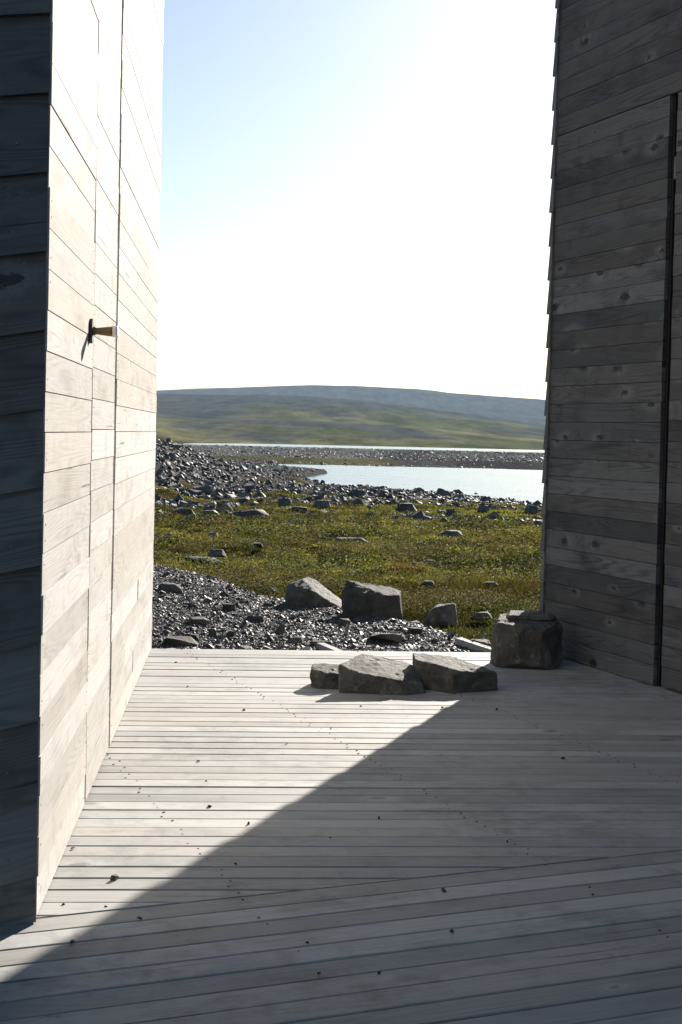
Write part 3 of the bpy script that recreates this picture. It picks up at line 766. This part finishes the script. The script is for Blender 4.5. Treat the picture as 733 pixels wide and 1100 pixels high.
GM = 'stones lying in the meadow'
meadow = [(212, 608, 44, 6, 'long flat slab in the grass above the gravel rim', 0.4), (233, 602, 16, 9, 'dark pointed stone behind the long flat meadow slab', 0.8), (376, 585, 36, 6, 'long low arched slab in the middle of the meadow', 0.5), (484, 578, 26, 6, 'dark flat stone in the meadow left of the dark cabin', 0.6),
          (229, 579, 10, 5, 'small rounded stone in the bright grass near the pale wall', 0.8), (276, 592, 12, 6, 'small grey stone in the meadow left of centre', 0.8), (462, 611, 12, 5, 'tiny pale stone in the near meadow', 0.8), (460, 634, 13, 5, 'half buried stone behind the low dark boulder', 0.8), (182, 580, 8, 5, 'tiny pale stone in the grass by the pale wall', 0.8), (527, 633, 13, 4, 'low stone in the meadow close to the dark cabin', 0.7)]
for i, (px, py, w_, h_, lab, df) in enumerate(meadow):
    boulder(px, py, w_*1.45, h_*0.95, lab, 160+i, GM, name='meadow_stone', dfac=df, sub=2, flat=0.6, n=22, sink=0.0)
GRW = 'boulders along the far rim of the meadow'
row = [(172, 556, 12, 8, 'small dark boulder at the foot of the scree beside the pale wall', 0.8), (197, 557, 32, 10, 'long dark boulder at the foot of the scree', 0.5), (228, 558, 26, 10, 'middle dark block of the row below the scree', 0.6), (266, 557, 52, 12, 'longest dark boulder of the row below the scree', 0.4),
       (322, 552, 24, 8, 'tilted flat boulder right of the row below the scree', 0.6), (571, 552, 18, 10, 'square dark boulder near the lake beside the dark cabin', 0.8), (579, 567, 16, 9, 'dark boulder in the meadow touching the dark cabin edge', 0.8), (484, 557, 14, 11, 'upright dark boulder in the stony band', 0.8),
       (385, 533, 26, 8, 'dark boulder by the near lake shore', 0.7), (413, 533, 14, 7, 'smaller dark boulder on the near shore right of centre', 0.7), (306, 543, 20, 9, 'dark boulder at the toe of the scree', 0.7), (346, 545, 24, 8, 'flat boulder above the middle of the stony band', 0.6), (437, 550, 30, 9, 'wide flat boulder in the stony band', 0.6), (520, 551, 16, 7, 'small boulder near the lake right of centre', 0.8)]
for i, (px, py, w_, h_, lab, df) in enumerate(row):
    boulder(px, py, w_, h_*0.85, lab, 200+i, GRW, mat='rock_far', dfac=df, sub=3, n=20, sink=0.25)
# a stone standing in the shallows
q_ = G(347, 518, WATER); s_ = ppm(q_)
me = hull_mesh([(x*6/s_, y*6/s_, z*3.6/s_-0.1) for x, y, z in random_pts(random.Random(5), 1, 0.8, 1)], subdiv=1, amp=0.02, bevel=0.02, freq=2)
o = link_mesh('lake_stone', me, MAT['rock_far']); o.location = q_; tag(o, 'small dark stone standing in the near lake off the scree point', 'rock')

# small boulders nothing tells apart, scattered through the stony band and the scree
def proto(seed, sub=0, w=1.0, d=0.75, h=0.5, n=12):
    bm = bmesh.new()
    for p in random_pts(random.Random(seed), w, d, h, n, 0.75): bm.verts.new(p)
    bmesh.ops.convex_hull(bm, input=bm.verts)
    bmesh.ops.delete(bm, geom=[v for v in bm.verts if not v.link_faces], context='VERTS')
    bmesh.ops.triangulate(bm, faces=bm.faces); bmesh.ops.recalc_face_normals(bm, faces=bm.faces)
    V = np.array([v.co[:] for v in bm.verts]); F = np.array([[l.index for l in f.verts] for f in bm.faces]); bm.free()
    return V, F
PRO_S = [proto(400+i) for i in range(14)]
PRO_G = [proto(450+i, n=8) for i in range(14)]
def polar(n, r0, r1, a0, a1, p=1.0):
    """more numerous near: r ~ log-like"""
    u = RNG.random(n); r = r0*(r1/r0)**(u**p); a = np.radians(RNG.uniform(a0, a1, n))
    return r*np.sin(a), r*np.cos(a), r
def rubble(name, X, Y, Z, size, mat, kind='stuff', tilt=0.35, flat=(0.5, 1.1), sink=0.25, PRO=PRO_S):
    Vs = []; Fs = []; rn = []; off = 0
    n = len(X); which = RNG.integers(0, len(PRO), n)
    yaw = RNG.uniform(0, 2*np.pi, n); tx = RNG.normal(0, tilt, n); ty = RNG.normal(0, tilt, n)
    sz = RNG.uniform(flat[0], flat[1], n); ra = RNG.random(n)
    for k in range(len(PRO)):
        idx = np.nonzero(which == k)[0]
        if not len(idx): continue
        V, F = PRO[k]; m = len(idx)
        c, s = np.cos(yaw[idx]), np.sin(yaw[idx]); z0 = np.zeros(m); o1 = np.ones(m)
        Rz = np.stack([np.stack([c, -s, z0], -1), np.stack([s, c, z0], -1), np.stack([z0, z0, o1], -1)], 1)
        cx, sx = np.cos(tx[idx]), np.sin(tx[idx]); Rx = np.stack([np.stack([o1, z0, z0], -1), np.stack([z0, cx, -sx], -1), np.stack([z0, sx, cx], -1)], 1)
        cy, sy = np.cos(ty[idx]), np.sin(ty[idx]); Ry = np.stack([np.stack([cy, z0, sy], -1), np.stack([z0, o1, z0], -1), np.stack([-sy, z0, cy], -1)], 1)
        Rm = Rx @ Ry @ Rz
        scl = size[idx][:, None]*np.stack([o1, o1, sz[idx]], -1)
        L = V[None]*scl[:, None, :]; L = np.einsum('mij,mvj->mvi', Rm, L)
        L += np.stack([X[idx], Y[idx], Z[idx]-sink*size[idx]*0.5], -1)[:, None, :]
        Vs.append(L.reshape(-1, 3)); Fs.append((F[None]+(np.arange(m)*len(V))[:, None, None]+off).reshape(-1, 3)); rn.append(np.repeat(ra[idx], len(F)))
        off += m*len(V)
    me = arr_mesh(name, np.vstack(Vs), np.vstack(Fs), rnd=np.concatenate(rn))
    o = link_mesh(name, me, MAT[mat]); o['kind'] = kind; return o
# loose gravel beside the deck
X, Y, r = polar(190000, 7.55, 13.6, -13, 9)
a = np.degrees(np.arctan2(X, Y)); ge = grav_edge(a)
keep = (r < ge+RNG.normal(0, 0.18, len(r))) & (Y-deck_edge(X) > 0.06)
X, Y = X[keep], Y[keep]
size = np.clip(np.exp(RNG.normal(math.log(0.0155), 0.62, len(X))), 0.008, 0.14)
rubble('gravel', X, Y, ground_z(X, Y), size, 'gravel', flat=(0.3, 0.8), sink=0.35, tilt=0.4, PRO=PRO_G)
# scree, stony band, stony flat beyond the lake
X, Y, r = polar(60000, 42, 230, -14, 14)
k = RNG.random(len(X)) < rockiness(X, Y)*0.95; k &= (ground_z(X, Y) > WATER-0.1)
sc = scree_amt(X, Y)[k]; X, Y, r = X[k], Y[k], r[k]
size = np.exp(RNG.normal(math.log(0.175), 0.55, len(X)))*np.where(sc > 0.5, 1.15, 1.0)
rubble('scree', X, Y, ground_z(X, Y), np.clip(size, 0.10, 1.2), 'scree', flat=(0.6, 1.3), sink=0.25)
X, Y, r = polar(22000, 215, 480, -12, 14)
k = RNG.random(len(X)) < rockiness(X, Y)*0.9+0.04; k &= (ground_z(X, Y) > WATER-0.05)
X, Y = X[k], Y[k]
rubble('shore_rubble', X, Y, ground_z(X, Y), np.clip(np.exp(RNG.normal(math.log(0.34), 0.5, len(X))), 0.15, 1.4), 'scree', flat=(0.4, 1.0), sink=0.3)
# individually built small boulders
protos = []
for i in range(6):
    protos.append(hull_mesh(random_pts(random.Random(700+i), 1.0, 0.75, 0.55, 14, 0.75), subdiv=2, amp=0.05, bevel=0.03, freq=3, seed=i))
nb = 0
lab = 'dark lichen spotted stone among the stony band before the near lake'
while nb < 70:
    px, py = rg.uniform(170, 586), rg.uniform(528, 561)
    P = G_land(px, py); r_ = math.hypot(P.x, P.y)
    if not (40 < r_ < 150) or rg.random() > 0.2+float(rockiness(P.x, P.y)): continue
    o = link_mesh('boulder', protos[nb % 6]) if nb >= 6 else link_mesh('boulder', protos[nb], MAT['rock_far'])
    q = ppm(P); w_ = rg.uniform(6, 16)/q
    o.location = P-Vector((0, 0, w_*0.10)); o.scale = (w_, w_, w_*rg.uniform(0.45, 0.8)); o.rotation_euler = (rg.gauss(0, 0.15), rg.gauss(0, 0.15), rg.uniform(0, 6.28))
    tag(o, lab, 'rock', 'small boulders in the stony band'); nb += 1

# ------------------------------------------------------------------ grass and heath
def blades(name, X, Y, hgt, wid, col, lean, mat):
    n = len(X); Z = ground_z(X, Y)
    t = RNG.uniform(0, 2*np.pi, n); dx, dy = np.cos(t)*wid/2, np.sin(t)*wid/2
    l = RNG.normal(0, lean, (n, 2))*hgt[:, None]
    V = np.empty((n, 3, 3)); V[:, 0] = np.stack([X-dx, Y-dy, Z-0.01], -1); V[:, 1] = np.stack([X+dx, Y+dy, Z-0.01], -1); V[:, 2] = np.stack([X+l[:, 0], Y+l[:, 1], Z+hgt], -1)
    F = np.arange(n*3).reshape(n, 3)
    return link_mesh(name, arr_mesh(name, V.reshape(-1, 3), F, np.repeat(col, 3, 0)), mat)
def leaves(name, X, Y, Z, size, col, mat):
    n = len(X); nrm = RNG.normal(0, 0.6, (n, 3)); nrm[:, 2] = np.abs(nrm[:, 2])+0.55; nrm /= np.linalg.norm(nrm, axis=1)[:, None]
    rv = RNG.normal(size=(n, 3)); a = np.cross(nrm, rv); a /= np.linalg.norm(a, axis=1)[:, None]; b = np.cross(nrm, a)
    P = np.stack([X, Y, Z], -1); s = size[:, None]
    V = np.stack([P-a*s, P-b*s*0.55+nrm*s*0.15, P+a*s, P+b*s*0.55+nrm*s*0.15], 1)
    F = np.arange(n*4).reshape(n, 4)
    return link_mesh(name, arr_mesh(name, V.reshape(-1, 3), F, np.repeat(col, 4, 0)), mat)
MAT['grass'] = leaf_mat('grass_blade', 0.45); MAT['heath'] = leaf_mat('heath_leaf', 0.4, 0.65)
def pal(n, table, w_):
    k = RNG.choice(len(table), n, p=np.array(w_)/sum(w_)); return np.array(table)[k]*RNG.uniform(0.75, 1.25, (n, 1))
X, Y, r = polar(330000, 8.4, 75, -13, 14)
a = np.degrees(np.arctan2(X, Y)); gm = r > grav_edge(a)+0.1+RNG.normal(0, 0.12, len(r))
tall = sstep(0.30, 0.72, 0.6*fbm(X/3, Y/3, 81)+0.4*fbm(X/0.7, Y/0.7, 82)+0.10*sstep(16, 26, r))
k = gm & (RNG.random(len(r)) < (0.12+0.88*tall)*(1-0.85*rockiness(X, Y)))
X, Y, r, tall = X[k], Y[k], r[k], tall[k]
hg = (0.02+0.06*tall)*RNG.uniform(0.5, 1.3, len(X)); wd = np.clip(0.0007*r, 0.006, 0.04)
dry = fbm(X/4, Y/2.5, 83)
c1 = pal(len(X), [(0.076, 0.078, 0.022), (0.062, 0.070, 0.020), (0.125, 0.108, 0.036), (0.086, 0.062, 0.028)], (4, 3, 3, 1))
pb = sstep(0.50, 0.66, fbm(X/5, Y/3.2, 87, 4))[:, None]
c1 = c1*(1-0.75*pb)+0.75*pb*np.array((0.052, 0.040, 0.019))
c1 = c1*(0.30+1.4*sstep(0.25, 0.75, 0.5*dry+0.5*fbm(X/0.9, Y/0.7, 84))[:, None])
o = blades('tundra_grass', X, Y, hg, wd, c1, 0.45, MAT['grass']); o['kind'] = 'stuff'
X, Y, r = polar(420000, 8.3, 45, -13, 14)
a = np.degrees(np.arctan2(X, Y)); gm = r > grav_edge(a)-0.05+RNG.normal(0, 0.15, len(r))
cl_ = fbm(X/0.55, Y/0.55, 91, 3); cl2 = fbm(X/4, Y/3, 93)
k = gm & (RNG.random(len(r)) < sstep(0.36, 0.56, cl_)*(0.35+0.65*sstep(0.66, 0.42, fbm(X/3, Y/3, 81)))*(1-0.9*rockiness(X, Y)))
X, Y, r, cl_, cl2 = X[k], Y[k], r[k], cl_[k], cl2[k]
bump_h = 0.20*sstep(0.40, 0.72, cl_)
Z = ground_z(X, Y)+bump_h*RNG.uniform(0.2, 1.0, len(X))**0.6+0.005
c2_ = pal(len(X), [(0.056, 0.063, 0.017), (0.115, 0.115, 0.026), (0.034, 0.039, 0.014), (0.10, 0.042, 0.02), (0.095, 0.068, 0.028)], (4, 3, 3, 0.7, 1.0))
pb = sstep(0.52, 0.66, fbm(X/5, Y/3.2, 87, 4))[:, None]
c2_ = c2_*(1-0.7*pb)+0.7*pb*np.array((0.040, 0.032, 0.017))
c2_ = c2_*(0.35+1.35*sstep(0.3, 0.7, 0.5*cl2+0.5*fbm(X/0.8, Y/0.6, 94))[:, None])
mx, my, mr = polar(900, 9.5, 46, -13, 14)
ma = np.degrees(np.arctan2(mx, my)); kk = (mr > grav_edge(ma)+0.5) & (rockiness(mx, my) < 0.5); mx, my, mr = mx[kk], my[kk], mr[kk]
hx, hy = np.array([(q.location.x, q.location.y) for q in bpy.data.objects if q.name.startswith(('boulder', 'meadow_stone', 'corner_rock')) and 8 < q.location.y < 42]).T
kk = np.array([(np.hypot(hx-x, hy-0.02*hy-y)/(0.35+0.035*hy)).min() > 1 for x, y in zip(mx, my)]); mx, my, mr = mx[kk], my[kk], mr[kk]
nm = len(mx); per = 170
rad = RNG.uniform(0.10, 0.34, nm)*np.clip(mr/14, 1, 1.8); hm_ = rad*RNG.uniform(0.3, 0.6, nm)
u = np.sqrt(RNG.random((nm, per))); tt = RNG.uniform(0, 2*np.pi, (nm, per))
lx = mx[:, None]+rad[:, None]*1.25*u*np.cos(tt); ly = my[:, None]+rad[:, None]*u*np.sin(tt)
lz = ground_z(lx, ly) + hm_[:, None]*(1-u*u)*RNG.uniform(0.75, 1.05, (nm, per)) + 0.01
mc = pal(nm, [(0.044, 0.054, 0.015), (0.115, 0.118, 0.026), (0.055, 0.046, 0.018), (0.10, 0.055, 0.022), (0.026, 0.03, 0.014)], (3, 3, 2, 0.6, 3))
mc = np.repeat(mc, per, 0)*RNG.uniform(0.7, 1.3, (nm*per, 1))
ls = np.repeat(np.clip(0.0011*mr, 0.011, 0.04), per)*RNG.uniform(0.7, 1.3, nm*per)
ok = np.ones(len(X), bool)
for x, y in zip(hx, hy): ok &= np.hypot((X-x), (Y-(y-0.035*y))*0.6) > 0.036*y
X, Y, Z, r, c2_ = X[ok], Y[ok], Z[ok], r[ok], c2_[ok]
o = leaves('heath_mounds', lx.ravel(), ly.ravel(), lz.ravel(), ls, mc, MAT['heath']); o['kind'] = 'stuff'
o = leaves('heath_cover', X, Y, Z, np.clip(0.0008*r, 0.008, 0.028)*RNG.uniform(0.7, 1.4, len(X)), c2_, MAT['heath']); o['kind'] = 'stuff'

# ------------------------------------------------------------------ pebbles and crumbs on the boards
peb = [(123, 944, 13, 7), (150, 988, 9, 4), (78, 1013, 8, 4), (225, 867, 6, 4), (267, 885, 5, 4), (79, 912, 6, 3), (253, 929, 4, 3), (262, 763, 4, 2.5), (189, 712, 3, 2), (202, 738, 3, 2), (308, 799, 3, 2), (213, 818, 4, 2.5), (222, 839, 3, 2),
       (475, 761, 4, 3), (534, 763, 4, 3), (388, 759, 3, 2), (605, 815, 5, 3), (356, 783, 3, 2), (407, 880, 4, 4), (355, 900, 3, 2), (477, 957, 8, 4), (485, 1002, 6, 5), (343, 1047, 6, 4), (407, 1046, 5, 4), (330, 1013, 5, 3), (637, 962, 4, 3), (545, 905, 4, 3), (68, 972, 4, 3), (114, 974, 4, 2)]
plabs = {0: 'largest dark pebble on the sunlit deck near the pale wall', 1: 'small split chip on the deck below the largest pebble', 2: 'dark chip on the deck in front of the clapboard corner', 3: 'dark crumb on the deck near the foot of the black door joint',
         4: 'dark crumb on the deck between pale wall and shadow edge', 20: 'pale rimmed dark chip on the shaded deck near the board seam', 21: 'black round pebble on the shaded front deck boards'}
pm = [hull_mesh(random_pts(random.Random(900+i), 1.0, 0.8, 0.6, 12, 0.8), subdiv=1, amp=0.04, bevel=0.05, freq=3, seed=i) for i in range(4)]
for m in pm: m.materials.append(MAT['pebble'])
for i, (px, py, w_, h_) in enumerate(peb):
    P = G(px, py, 0.001); q = ppm(P)
    o = bpy.data.objects.new('deck_pebble', pm[i % 4]); COL.objects.link(o)
    o.location = P; o.scale = (w_/q, w_/q, 1.3*h_/q); o.rotation_euler = (0, 0, rg.uniform(0, 6.28))
    tag(o, plabs.get(i, 'tiny dark crumb of stone on the deck boards'), 'pebble', 'pebbles strewn over the deck')
